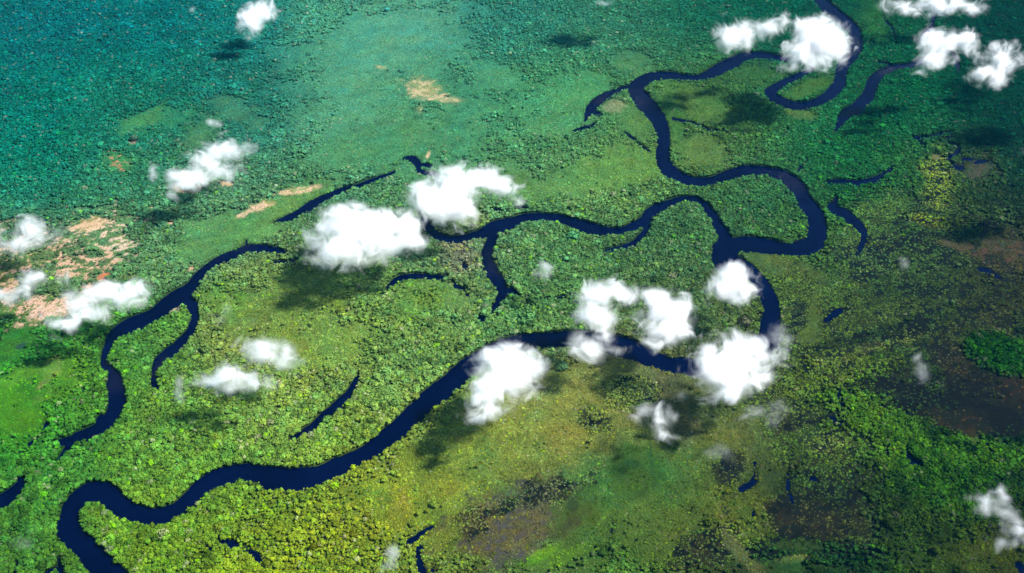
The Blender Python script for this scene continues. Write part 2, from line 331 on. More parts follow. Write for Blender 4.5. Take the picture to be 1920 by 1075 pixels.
# patches: cx, cy, rx, ry, angle, softness, noise-amount, colour or None, mix, density x, size x, bare amount, bare colour
N_ = None
LT = (110, 150, 80)
PATCH = [
 # smooth low savanna scrub
 (740,80,150,70,-20,.5,.7,N_,0,.85,.5,0,N_),(690,170,170,90,0,.6,.7,N_,0,.9,.55,0,N_),(800,250,200,70,10,.6,.7,N_,0,1,.6,0,N_),
 (940,140,60,26,0,.6,.7,(80,150,100),.5,1,.5,0,N_),(1185,115,34,22,0,.8,.8,(85,135,74),.35,1,.5,0,N_),(1060,200,90,70,0,.6,.6,N_,0,1,.65,0,N_),
 (1080,160,60,30,0,.6,.6,(70,150,90),.4,1,.6,0,N_),
 (450,210,60,24,20,.6,.7,(75,130,90),.5,1,.6,0,N_),(280,220,38,18,-30,.6,1.0,(90,150,74),.55,.8,.5,.1,(170,150,110)),(300,225,70,28,-10,.6,.8,(60,135,80),.5,1,.6,0,N_),
 (225,308,36,22,0,.6,.8,(75,145,75),.7,1,.6,.25,(190,150,110)),(250,268,8,5,0,.5,.4,(175,150,120),.8,.3,.5,0,N_),
 (380,250,60,24,-40,.6,.6,(85,135,75),.5,1,.6,0,N_),
 (520,400,110,34,-32,.4,.4,(96,152,72),.6,1,.5,0,N_),(400,450,80,50,-32,.4,.4,(84,142,72),.6,1,.5,0,N_),(660,290,130,40,-15,.5,.6,(74,142,86),.5,1,.6,0,N_),
 (1180,310,100,34,-10,.5,.6,(104,150,62),.5,1,.6,0,N_),(1040,350,80,26,-5,.5,.6,(100,150,74),.5,1,.6,0,N_),(970,340,30,16,0,.5,.6,(90,130,60),.6,1,.6,0,N_),
 (1320,200,62,34,20,.4,.4,(82,120,52),.7,1,.55,0,N_),(1320,282,52,34,15,.4,.5,(96,128,60),.8,1,.5,0,N_),(1260,230,26,60,-10,.5,.4,(70,120,50),.6,1,.6,0,N_),
 (1520,165,50,16,-20,.4,.2,(76,116,44),.7,1,.65,0,N_),(1420,140,56,20,0,.4,.4,(70,110,50),.5,1,.7,0,N_),(1500,215,30,10,10,.4,.3,(92,122,56),.7,1,.6,0,N_),
 (1150,200,26,14,-15,.3,.4,(128,142,100),.9,.9,.6,0,N_),(1190,240,36,44,20,.5,.5,(86,134,66),.6,1,.6,0,N_),
 (1640,40,34,40,-10,.5,.4,(50,110,44),.6,1,.7,0,N_),
 (860,415,46,18,-10,.4,.6,(112,128,66),.8,1,.7,.15,(60,60,50)),(870,478,40,34,20,.5,.7,(135,135,104),.75,.9,.8,.15,(70,70,60)),
 (840,560,50,26,0,.5,.6,(120,142,62),.5,1,.6,0,N_),(790,560,60,40,0,.5,.6,(96,142,46),.5,1,.7,0,N_),
 (540,560,130,50,-20,.5,.5,(106,142,52),.6,1,.6,0,N_),(600,650,110,60,-15,.5,.5,(112,146,50),.5,1,.65,0,N_),(420,560,50,40,0,.5,.5,(90,145,46),.6,1,.7,0,N_),(480,640,70,30,0,.5,.5,(112,138,50),.6,1,.6,0,N_),
 (330,600,36,26,-40,.4,.4,(92,152,50),.6,1,.8,0,N_),
 # sandy / reddish open ground
 (60,480,110,50,-20,.5,.9,(90,115,60),.5,.9,.7,.50,(240,196,156)),(200,430,95,34,-20,.5,.9,(112,140,84),.4,.9,.6,.40,(244,214,182)),
 (190,418,50,9,-12,.4,.8,(170,155,100),.7,.4,.5,.65,(240,204,160)),(235,460,40,24,-20,.4,.9,(130,150,95),.4,.5,.5,.62,(246,218,188)),
 (50,580,100,30,-18,.5,.8,(120,130,75),.5,.8,.6,.58,(244,200,166)),(110,575,90,16,-18,.4,.8,(160,150,95),.6,.6,.5,.66,(248,208,176)),
 (12,560,50,34,0,.5,.8,(100,110,60),.5,.8,.6,.5,(236,190,154)),(150,500,60,24,-20,.5,.9,(80,110,60),.5,.6,.7,.55,(240,198,160)),
 (495,386,26,9,-15,.5,.8,(170,170,110),.8,.5,.5,.62,(240,206,166)),(455,402,13,6,-30,.5,.8,(170,170,110),.8,.5,.5,.6,(240,206,166)),
 (545,360,40,6,-10,.6,.9,(170,175,110),.7,.6,.5,.55,(236,206,160)),(425,347,16,6,0,.3,.4,(205,180,140),.8,.3,.5,.7,(232,200,150)),(350,352,22,9,0,.3,.5,(200,170,130),.8,.3,.5,.7,(232,196,150)),
 (320,420,6,4,0,.3,.3,(235,195,150),.9,.2,.5,.6,(240,200,160)),(195,519,12,4,-20,.3,.3,(225,140,95),.95,.1,.5,.6,(230,140,95)),(360,505,8,6,0,.3,.5,(200,180,130),.8,.3,.5,.5,(225,190,150)),
 (98,690,12,18,40,.3,.6,(170,150,90),.8,.3,.5,.6,(220,170,120)),(80,722,6,16,45,.3,.5,(180,150,90),.8,.3,.5,.6,(220,170,120)),(70,750,9,8,0,.3,.4,(232,180,140),.95,.1,.5,.8,(245,200,170)),
 (785,165,36,22,25,.3,.6,(150,165,110),.85,.35,.5,.45,(214,200,150)),(820,187,40,9,3,.3,.6,(176,172,120),.85,.35,.5,.5,(218,200,150)),(712,127,16,5,10,.4,.5,(150,165,110),.8,.4,.5,.3,(214,200,150)),(788,205,10,9,0,.4,.5,(150,165,110),.8,.4,.5,.4,(214,200,150)),
 (803,292,3,7,20,.3,.3,(220,200,150),.9,.1,.5,.6,(220,200,150)),
 (325,580,14,8,-15,.3,.3,(150,148,120),.9,.9,.8,0,N_),
 # bright meadow in the lower left
 (30,650,50,34,-20,.4,.4,(52,118,30),.9,.25,.6,0,N_),(35,770,62,66,-35,.3,.3,(68,136,18),.95,.25,.6,0,N_),(110,720,50,40,-40,.5,.5,(88,138,26),.7,.6,.7,0,N_),(40,650,14,6,-20,.2,.2,(46,80,62),.9,.1,.6,0,N_),
 (40,705,50,16,-25,.5,.5,(96,150,34),.7,.3,.7,0,N_),
 # fine yellow scrub along the bottom
 (1010,900,330,190,-10,.4,.3,N_,0,1,.62,0,N_),(1330,900,190,200,0,.4,.3,N_,0,1,.62,0,N_),(1230,720,150,50,10,.4,.3,N_,0,1,.64,0,N_),
 (960,810,210,90,-22,.5,.4,(118,138,50),.4,1,.62,0,N_),(750,930,130,80,-15,.5,.5,(120,138,36),.4,1,.65,0,N_),(748,960,24,32,0,.5,.6,(140,130,36),.5,1,.55,0,N_),(845,905,30,26,0,.5,.5,(134,138,42),.5,1,.55,0,N_),
 (1080,740,150,50,-15,.5,.5,(120,138,62),.5,1,.62,0,N_),(600,1020,140,60,0,.5,.5,(126,142,26),.4,1,.8,0,N_),(520,960,90,40,-20,.5,.5,(112,140,36),.4,1,.8,0,N_),
 (1150,800,130,60,0,.5,.5,(116,124,48),.5,1,.6,0,N_),(1340,870,70,60,0,.5,.5,(88,106,40),.5,.9,.6,0,N_),(1230,980,130,60,0,.5,.5,(84,104,36),.5,.95,.62,0,N_),
 # burnt purple-brown and marsh patches at the bottom
 (980,985,138,66,-28,.4,.7,(88,88,54),.85,.9,.6,.42,(84,84,74)),(1000,928,18,26,10,.5,.8,(60,66,56),.7,.8,.6,.4,(44,50,50)),(1045,925,30,24,-20,.5,.9,(78,84,60),.6,.9,.6,.35,(50,46,52)),
 (945,955,30,10,-35,.5,.8,(56,72,48),.6,.9,.6,.35,(40,50,50)),(890,985,34,26,-30,.5,.9,(86,84,52),.6,.9,.6,.3,(66,60,54)),(1000,990,36,22,-30,.6,1.0,(94,86,56),.5,.9,.5,.35,(92,80,70)),
 (1080,975,56,44,-35,.4,.5,(62,94,26),.85,.45,.5,0,N_),(1072,985,40,22,-50,.4,.6,(64,70,34),.8,.4,.5,0,N_),(1075,950,14,16,-20,.3,.3,(48,68,32),.85,.1,.5,0,N_),(1020,1040,50,12,-30,.4,.4,(90,140,20),.85,.2,.5,0,N_),(1065,1040,60,14,-25,.4,.5,(84,126,24),.7,.4,.6,0,N_),
 (1190,885,52,50,0,.2,.25,(60,92,26),.9,.4,.5,0,N_),(1180,872,18,10,0,.4,.4,(40,76,26),.8,.05,.5,0,N_),(1221,868,3,40,-4,.5,.6,(34,70,28),.6,.2,.5,0,N_),
 (1110,790,34,22,20,.4,.7,(70,84,48),.6,.8,.7,.3,(52,50,58)),
 # wide marsh on the right
 (1700,560,250,190,10,.4,.5,(60,82,42),.4,1,.62,.44,(24,40,44)),(1620,470,70,60,-30,.4,.6,(86,108,62),.5,.9,.6,.5,(24,48,56)),(1740,440,110,80,20,.4,.6,(60,84,46),.5,.9,.65,.5,(20,38,46)),
 (1760,340,30,46,-10,.4,.6,(130,146,54),.75,.6,.7,.4,(60,70,50)),(1745,420,40,12,15,.4,.7,(116,132,44),.7,.6,.8,.4,(30,44,46)),(1810,420,30,8,15,.4,.7,(110,126,44),.7,.6,.8,.4,(30,44,46)),
 (1630,410,60,26,-30,.5,.5,(84,118,52),.6,.9,.6,.1,(50,70,40)),(1500,515,110,28,20,.4,.4,(88,114,54),.6,1,.58,.05,(50,70,40)),(1510,570,60,50,20,.4,.5,(84,104,46),.6,.95,.6,.2,(40,56,44)),
 (1610,600,110,40,-8,.4,.6,(80,98,44),.5,.85,.6,.3,(34,52,44)),(1520,610,26,44,10,.7,1.0,(82,106,34),.35,.7,.5,0,N_),(1495,590,14,24,15,.6,1.0,(44,58,50),.6,.8,.6,.4,(30,44,46)),
 (1600,640,130,12,-18,.4,.7,(30,52,32),.7,.8,.7,.6,(16,34,36)),(1640,650,120,14,-20,.4,.7,(110,118,60),.6,.8,.6,.3,(50,60,46)),(1700,620,90,12,-15,.4,.7,(30,50,34),.6,.8,.7,.6,(16,30,34)),
 (1560,700,130,40,-8,.4,.6,(88,106,36),.5,.95,.65,.25,(30,48,34)),(1420,700,70,60,0,.5,.5,(80,100,42),.5,.95,.65,.15,(40,60,36)),(1640,720,90,24,-15,.4,.6,(62,90,26),.6,.9,.8,.35,(24,40,28)),
 (1790,460,34,9,10,.5,.9,(86,72,46),.7,.5,.5,.4,(92,74,52)),(1880,480,50,34,20,.5,.9,(74,66,42),.7,.7,.6,.5,(84,64,46)),(1830,320,46,30,25,.5,.8,(64,74,46),.75,.5,.5,.5,(76,74,54)),(1755,296,10,6,0,.3,.3,(128,118,66),.9,.1,.5,0,N_),
 (1850,590,80,50,-30,.5,.9,(66,66,36),.6,.8,.65,.42,(66,54,36)),(1870,560,70,20,-30,.5,.7,(40,54,32),.6,.8,.7,.5,(24,34,32)),
 (1800,700,34,60,-35,.4,.8,(66,58,40),.8,.45,.6,.5,(58,44,34)),(1870,740,90,50,10,.4,.8,(48,42,30),.8,.5,.6,.6,(46,36,28)),(1905,740,30,30,0,.4,.7,(84,54,34),.7,.3,.5,.5,(88,54,36)),
 (1770,740,120,44,6,.5,1.0,(36,52,34),.7,.7,.7,.62,(12,18,26)),(1850,800,90,34,0,.4,.6,(24,38,26),.8,.35,.7,.8,(12,16,28)),(1700,720,60,24,-10,.4,.7,(50,66,40),.6,.6,.7,.6,(14,24,34)),
 (1800,795,60,20,10,.4,.8,(70,60,36),.8,.55,.6,.5,(66,50,34)),(1820,812,10,26,-25,.35,.4,(80,48,30),.8,.1,.6,.6,(80,48,30)),
 (1870,665,70,34,25,.22,.5,(24,76,10),.9,1.1,1.15,0,N_),(1660,820,120,50,25,.4,.4,(70,110,20),.7,1.05,1.05,0,N_),(1780,890,110,60,20,.5,.4,(48,92,14),.7,1.05,1.15,0,N_),(1850,850,90,30,10,.4,.5,(60,104,18),.7,1.05,1.15,0,N_),
 (1560,850,80,60,0,.4,.6,(72,92,40),.6,.85,.65,.3,(36,50,34)),(1545,830,50,22,10,.4,.7,(104,118,60),.6,.8,.65,.4,(24,48,40)),(1560,900,80,30,0,.4,.5,(52,72,32),.7,.8,.6,.3,(26,46,30)),(1570,940,80,34,0,.4,.6,(44,60,32),.7,.7,.65,.5,(24,30,28)),
 (1500,970,60,34,20,.35,.6,(66,62,38),.7,.5,.6,.6,(60,54,44)),(1460,960,30,20,0,.4,.5,(36,44,36),.7,.5,.6,.6,(20,28,34)),(1580,990,90,34,10,.4,.6,(62,64,36),.6,.7,.6,.4,(48,44,36)),
 (1550,1040,170,24,4,.4,.5,(22,56,26),.8,.8,.8,.5,(10,30,30)),(1520,1028,60,8,4,.7,1.2,(56,84,26),.5,1,.6,0,N_),(1500,1048,34,5,-5,.5,1.0,(120,130,56),.7,.9,.6,0,N_),(1560,1068,110,12,3,.7,1.2,(50,82,24),.6,.8,.5,0,N_),
 (1750,1030,110,60,0,.5,.4,(56,84,20),.6,1,.75,0,N_),(1870,1040,90,50,0,.5,.4,(62,74,16),.7,1,.65,0,N_),
 (1380,960,60,60,-10,.4,.4,(92,108,36),.6,1,.7,.05,(40,50,30)),(1370,880,34,30,-30,.3,.5,(54,62,48),.8,.6,.6,.4,(40,38,52)),(1310,1040,60,30,-25,.4,.5,(64,70,40),.7,.7,.7,.4,(30,36,36)),(1390,1040,10,44,-40,.5,1.0,(104,108,58),.6,.95,.6,0,N_),
 (1480,820,60,70,0,.4,.5,(78,100,40),.5,.9,.62,.15,(34,50,34)),(1500,790,50,20,-10,.4,.6,(66,72,42),.6,.7,.6,.4,(44,44,44)),(1380,760,60,30,0,.5,.5,(72,96,42),.5,1,.7,0,N_),(1430,760,40,30,0,.4,.5,(78,94,50),.6,.9,.6,.1,(40,60,44)),
 (1190,740,60,30,0,.5,.5,(64,84,44),.6,.9,.7,.2,(30,50,44)),(1285,800,26,30,0,.4,.6,(98,102,70),.5,.8,.6,0,N_),
]


def vegetation(X, Y):
    """colour (linear, as in the photo), ground colour, density, crown size and openness at ground points"""
    px, py, _ = pixel(X, Y)
    wx = (noise(X, Y, 170, 11, 3) - .5) * 70; wy = (noise(X, Y, 170, 12, 3) - .5) * 50
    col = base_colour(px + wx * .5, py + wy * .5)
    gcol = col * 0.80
    dens = np.ones_like(X); size = np.ones_like(X); bare = np.zeros_like(X); bcol = col * 0.4
    open_ = np.zeros_like(X)
    n1 = noise(X + wx * 2, Y + wy * 2, 130, 21, 4, .6); n2 = noise(X, Y, 26, 22, 4, .65)
    for (cx, cy_, rx, ry, ang, soft, na, c, mix, dm, sm, bare_a, bc) in PATCH:
        ex = 1.9 * (rx + ry) + 40
        sel = (np.abs(px - cx) < ex) & (np.abs(py - cy_) < ex)
        if not sel.any(): continue
        qx = px[sel] - cx; qy = py[sel] - cy_
        a = R(ang); u = (qx * math.cos(a) + qy * math.sin(a)) / rx; v = (-qx * math.sin(a) + qy * math.cos(a)) / ry
        d = np.sqrt(u * u + v * v) + na * 2.5 * (n1[sel] - .5) + na * 1.5 * (n2[sel] - .5)
        m = 1 - sstep(1 - soft, 1 + soft, d)
        if c is not None:
            cc = lin(c)
            col[sel] = col[sel] * (1 - (m * mix)[:, None]) + cc * (m * mix)[:, None]
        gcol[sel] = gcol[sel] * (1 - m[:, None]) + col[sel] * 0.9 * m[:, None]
        dens[sel] *= 1 + (dm - 1) * m; size[sel] = size[sel] * (1 - m) + sm * m
        open_[sel] = np.maximum(open_[sel], m * (sm < .72))
        if bc is not None:
            b0 = bare[sel]; w = m
            bare[sel] = b0 * (1 - w) + bare_a * w
            bcol[sel] = bcol[sel] * (1 - w[:, None]) + lin(bc) * w[:, None]
        else:
            bare[sel] *= (1 - m)
    # bare ground shows where a patchy noise is below the patch's amount
    stretch = noise(X * .8 + Y * .5, Y * 1.3 - X * .3, 38, 31, 4, .62)
    fine = noise(X, Y, 13, 32, 2)
    au, av = X * .94 + Y * .34, -X * .34 + Y * .94
    streak = noise(au / 4.5 + 40, av, 20, 33, 3, .6)
    t = stretch * .36 + fine * .34 + streak * .30
    q = 0.5 + (t - 0.5) * 3.0
    bm = sstep(-.06, .06, bare - q) * (bare > 0.02)
    return col, gcol, dens, size, bm, bcol, open_, bare


# ------------------------------------------------------------------ materials
def new_mat(name):
    m = bpy.data.materials.new(name); m.use_nodes = True
    n = m.node_tree; n.nodes.clear()
    return m, n, n.nodes.new("ShaderNodeOutputMaterial")


def N(n, t, **kw):
    x = n.nodes.new(t)
    for k, v in kw.items(): setattr(x, k, v)
    return x


def math_node(n, op, a, b=None, c=None, clamp=False):
    x = n.nodes.new("ShaderNodeMath"); x.operation = op; x.use_clamp = clamp
    for i, v in enumerate((a, b, c)):
        if v is None: continue
        if isinstance(v, (int, float)): x.inputs[i].default_value = v
        else: n.links.new(v, x.inputs[i])
    return x.outputs[0]


# ground
gm, n, out = new_mat("ground_cover")
at = N(n, "ShaderNodeAttribute", attribute_name="cover")
tc = N(n, "ShaderNodeTexCoord")
no = N(n, "ShaderNodeTexNoise"); no.inputs["Scale"].default_value = 0.16; no.inputs["Detail"].default_value = 5; no.inputs["Roughness"].default_value = .7
n.links.new(tc.outputs["Object"], no.inputs["Vector"])
rmp = N(n, "ShaderNodeMapRange"); rmp.inputs[1].default_value = .3; rmp.inputs[2].default_value = .7; rmp.inputs[3].default_value = .55; rmp.inputs[4].default_value = 1.45
n.links.new(no.outputs[0], rmp.inputs[0])
mul = N(n, "ShaderNodeVectorMath", operation='SCALE'); n.links.new(at.outputs["Color"], mul.inputs[0]); n.links.new(rmp.outputs[0], mul.inputs["Scale"])
bs = N(n, "ShaderNodeBsdfPrincipled"); bs.inputs["Roughness"].default_value = .95; bs.inputs["Specular IOR Level"].default_value = .1
n.links.new(mul.outputs[0], bs.inputs["Base Color"])
bp = N(n, "ShaderNodeBump"); bp.inputs["Distance"].default_value = 4.0; bp.inputs["Strength"].default_value = .7
n.links.new(no.outputs[0], bp.inputs["Height"]); n.links.new(bp.outputs[0], bs.inputs["Normal"])
n.links.new(bs.outputs[0], out.inputs[0])

# water
wm, n, out = new_mat("dark_river_water")
bs = N(n, "ShaderNodeBsdfPrincipled"); bs.inputs["Base Color"].default_value = (0.0002, 0.002, 0.015, 1); bs.inputs["Roughness"].default_value = .12
bs.inputs["IOR"].default_value = 1.33; bs.inputs["Specular IOR Level"].default_value = .13
tc = N(n, "ShaderNodeTexCoord")
no = N(n, "ShaderNodeTexNoise"); no.inputs["Scale"].default_value = 0.25; no.inputs["Detail"].default_value = 4
n.links.new(tc.outputs["Object"], no.inputs["Vector"])
n2_ = N(n, "ShaderNodeTexNoise"); n2_.inputs["Scale"].default_value = 0.006; n2_.inputs["Detail"].default_value = 6; n2_.inputs["Roughness"].default_value = .65
n.links.new(tc.outputs["Object"], n2_.inputs["Vector"])
cr = N(n, "ShaderNodeValToRGB"); cr.color_ramp.elements[0].position = .38; cr.color_ramp.elements[0].color = (.0001, .0008, .012, 1); cr.color_ramp.elements[1].position = .62; cr.color_ramp.elements[1].color = (.0003, .002, .019, 1)
n.links.new(n2_.outputs[0], cr.inputs[0]); n.links.new(cr.outputs[0], bs.inputs["Base Color"])
mr = N(n, "ShaderNodeMapRange"); mr.inputs[1].default_value = .35; mr.inputs[2].default_value = .65; mr.inputs[3].default_value = .05; mr.inputs[4].default_value = .22
n.links.new(n2_.outputs[0], mr.inputs[0]); n.links.new(mr.outputs[0], bs.inputs["Roughness"])
bp = N(n, "ShaderNodeBump"); bp.inputs["Distance"].default_value = .12; bp.inputs["Strength"].default_value = .5
n.links.new(no.outputs[0], bp.inputs["Height"]); n.links.new(bp.outputs[0], bs.inputs["Normal"])
n.links.new(bs.outputs[0], out.inputs[0])


def leaf_material(name, src, attr=None):
    m, n, out = new_mat(name)
    if src == 'INST':
        a = N(n, "ShaderNodeAttribute", attribute_name="tint", attribute_type='INSTANCER'); colr = a.outputs["Color"]
    else:
        a = N(n, "ShaderNodeObjectInfo"); colr = a.outputs["Color"]
    tc = N(n, "ShaderNodeTexCoord")
    no = N(n, "ShaderNodeTexNoise"); no.inputs["Scale"].default_value = 3.4; no.inputs["Detail"].default_value = 3
    n.links.new(tc.outputs["Object"], no.inputs["Vector"])
    mr = N(n, "ShaderNodeMapRange"); mr.inputs[1].default_value = .3; mr.inputs[2].default_value = .7; mr.inputs[3].default_value = .68; mr.inputs[4].default_value = 1.32
    n.links.new(no.outputs[0], mr.inputs[0])
    sc = N(n, "ShaderNodeVectorMath", operation='SCALE'); n.links.new(colr, sc.inputs[0]); n.links.new(mr.outputs[0], sc.inputs["Scale"])
    d = N(n, "ShaderNodeBsdfDiffuse"); n.links.new(sc.outputs[0], d.inputs["Color"])
    n.links.new(d.outputs[0], out.inputs[0])
    return m


leaf_inst = leaf_material("canopy_leaves", 'INST')
leaf_obj = leaf_material("crown_leaves", 'OBJ')
bark, n, out = new_mat("bark")
bs = N(n, "ShaderNodeBsdfPrincipled"); bs.inputs["Roughness"].default_value = .9
no = N(n, "ShaderNodeTexNoise"); no.inputs["Scale"].default_value = 3
cr = N(n, "ShaderNodeValToRGB"); cr.color_ramp.elements[0].color = (.09, .07, .05, 1); cr.color_ramp.elements[1].color = (.26, .22, .17, 1)
n.links.new(no.outputs[0], cr.inputs[0]); n.links.new(cr.outputs[0], bs.inputs["Base Color"]); n.links.new(bs.outputs[0], out.inputs[0])

# ------------------------------------------------------------------ the land: one sheet out to the horizon
ax_x = np.concatenate([[-60000, -30000, -15000, -8000, -5500, -4300], gx, [4300, 5500, 8000, 15000, 30000, 60000]])
ax_y = np.concatenate([[-30000, -10000, -3000, 0, 800, 1150], gy, [6800, 8000, 11000, 18000, 35000, 90000]])
LX, LY = np.meshgrid(ax_x, ax_y)
inside = (LX >= gx[0]) & (LX <= gx[-1]) & (LY >= gy[0]) & (LY <= gy[-1])
sd = np.where(inside, sample(SDF, LX, LY), 60.0)
LZ = np.clip(sd * 0.45, -5, 2.5)
CLX = np.clip(LX, gx[0], gx[-1]); CLY = np.clip(LY, gy[0], gy[-1])
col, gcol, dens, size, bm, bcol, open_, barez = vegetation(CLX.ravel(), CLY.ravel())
tone = (1 + .9 * (noise(CLX, CLY, 36, 61, 4, .6).ravel() - .5) * open_)[:, None]
hue_ = 1.1 * (noise(CLX, CLY, 80, 62, 3).ravel() - .5) * open_
wetm = ((bcol.mean(1) < .055) * (barez > .08))[:, None]
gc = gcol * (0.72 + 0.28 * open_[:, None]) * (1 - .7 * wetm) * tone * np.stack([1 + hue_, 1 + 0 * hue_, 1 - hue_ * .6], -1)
bcol = np.where(wetm, bcol * np.array([.10, .34, .22]), bcol)
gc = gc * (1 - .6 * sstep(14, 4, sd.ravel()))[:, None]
gc = gc * (1 - bm[:, None]) + bcol * .8 * bm[:, None]
gc = gc / LIGHT_K
nyv, nxv = LX.shape
idx = np.arange(nyv * nxv).reshape(nyv, nxv)
faces = np.stack([idx[:-1, :-1], idx[:-1, 1:], idx[1:, 1:], idx[1:, :-1]], -1).reshape(-1, 4)
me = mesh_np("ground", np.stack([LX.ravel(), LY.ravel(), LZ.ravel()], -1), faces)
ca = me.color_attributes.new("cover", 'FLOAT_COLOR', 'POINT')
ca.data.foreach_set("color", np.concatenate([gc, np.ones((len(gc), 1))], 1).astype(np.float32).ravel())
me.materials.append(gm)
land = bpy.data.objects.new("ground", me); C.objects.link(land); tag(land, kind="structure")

# ------------------------------------------------------------------ water sheets, one per connected kind, no overlaps
NM = {}
cellb = BODY[:-1, :-1]
mn = np.minimum.reduce([SDF[:-1, :-1], SDF[1:, :-1], SDF[:-1, 1:], SDF[1:, 1:]])
gidx = np.arange(GX.size).reshape(GX.shape)
quads = np.stack([gidx[:-1, :-1], gidx[:-1, 1:], gidx[1:, 1:], gidx[1:, :-1]], -1)
MAIN = [i for i, w in enumerate(WATER) if w[0] in ("river", "river_branch")]
groups = [("river", MAIN)] + [(w[0], [i]) for i, w in enumerate(WATER) if i not in MAIN]
WOBJ = []
for nm, ids in groups:
    sel = np.isin(cellb, ids) & (mn < 4.0)
    q = quads[sel]
    if len(q) == 0: continue
    u, inv = np.unique(q, return_inverse=True)
    V = np.stack([GX.ravel()[u], GY.ravel()[u], np.full(len(u), -0.35)], -1)
    o = bpy.data.objects.new(nm, mesh_np(nm, V, inv.reshape(-1, 4)))
    o.data.materials.append(wm); C.objects.link(o); tag(o, kind="structure")

# ------------------------------------------------------------------ tree crowns
import bmesh


def crown_mesh(name, seed, sub=2, flat=.62, lumps=9, cards=0):
    """uneven rain-forest crown, unit radius: an irregular dome of lobes with leaf clumps standing out of it"""
    r = np.random.default_rng(seed)
    bm_ = bmesh.new()
    bmesh.ops.create_icosphere(bm_, subdivisions=sub, radius=1.0)
    L = r.normal(size=(lumps, 3)); L[:, 2] = np.abs(L[:, 2]) * .8; L /= np.linalg.norm(L, axis=1)[:, None]
    Lr = r.uniform(.25, .55, lumps)
    for v in bm_.verts:
        d = np.array(v.co); d /= np.linalg.norm(d)
        k = .66 + max(0, (Lr * np.exp(-(1 - L @ d) * 13)).max()) + r.uniform(-.07, .07)
        v.co = Vector((d[0] * k, d[1] * k, (d[2] * k * flat if d[2] > 0 else d[2] * k * .45)))
    # leaf clumps
    for i in range(cards):
        d = r.normal(size=3); d[2] = abs(d[2]); d /= np.linalg.norm(d)
        k = r.uniform(.85, 1.15); p = Vector((d[0] * k, d[1] * k, d[2] * k * flat))
        s = r.uniform(.10, .24); t = Vector(r.normal(size=3)).normalized(); b = t.orthogonal().normalized()
        vs = [bm_.verts.new(p + t * s), bm_.verts.new(p + b * s), bm_.verts.new(p - t * s), bm_.verts.new(p - b * s * .8 + t * s * .2)]
        bm_.faces.new(vs)
    me = bpy.data.meshes.new(name); bm_.to_mesh(me); bm_.free()
    return me


protos = bpy.data.collections.new("crown_shapes")      # never linked to the scene: only instanced by the canopy
NV = 8
for i in range(NV):
    pm = crown_mesh("crown_shape", 100 + i, sub=3, flat=[.45, .58, .5, .66][i % 4], lumps=9 + i, cards=40)
    pm.materials.append(leaf_inst)
    po = bpy.data.objects.new("crown_shape", pm); protos.objects.link(po)


def scatter(spacing, seed, x0, x1, y0, y1):
    xs = np.arange(x0, x1, spacing); ys = np.arange(y0, y1, spacing * .87)
    A, B = np.meshgrid(xs, ys); A = A + (np.arange(len(ys)) % 2)[:, None] * spacing / 2
    r = np.random.default_rng(seed)
    return (A + r.uniform(-.45, .45, A.shape) * spacing).ravel(), (B + r.uniform(-.45, .45, A.shape) * spacing).ravel()


def in_view(X, Y, mx=150, my=110):
    px, py, d = pixel(X, Y)
    return (px > -mx) & (px < 1920 + mx) & (py > -my) & (py < 1075 + my) & (d > 0)


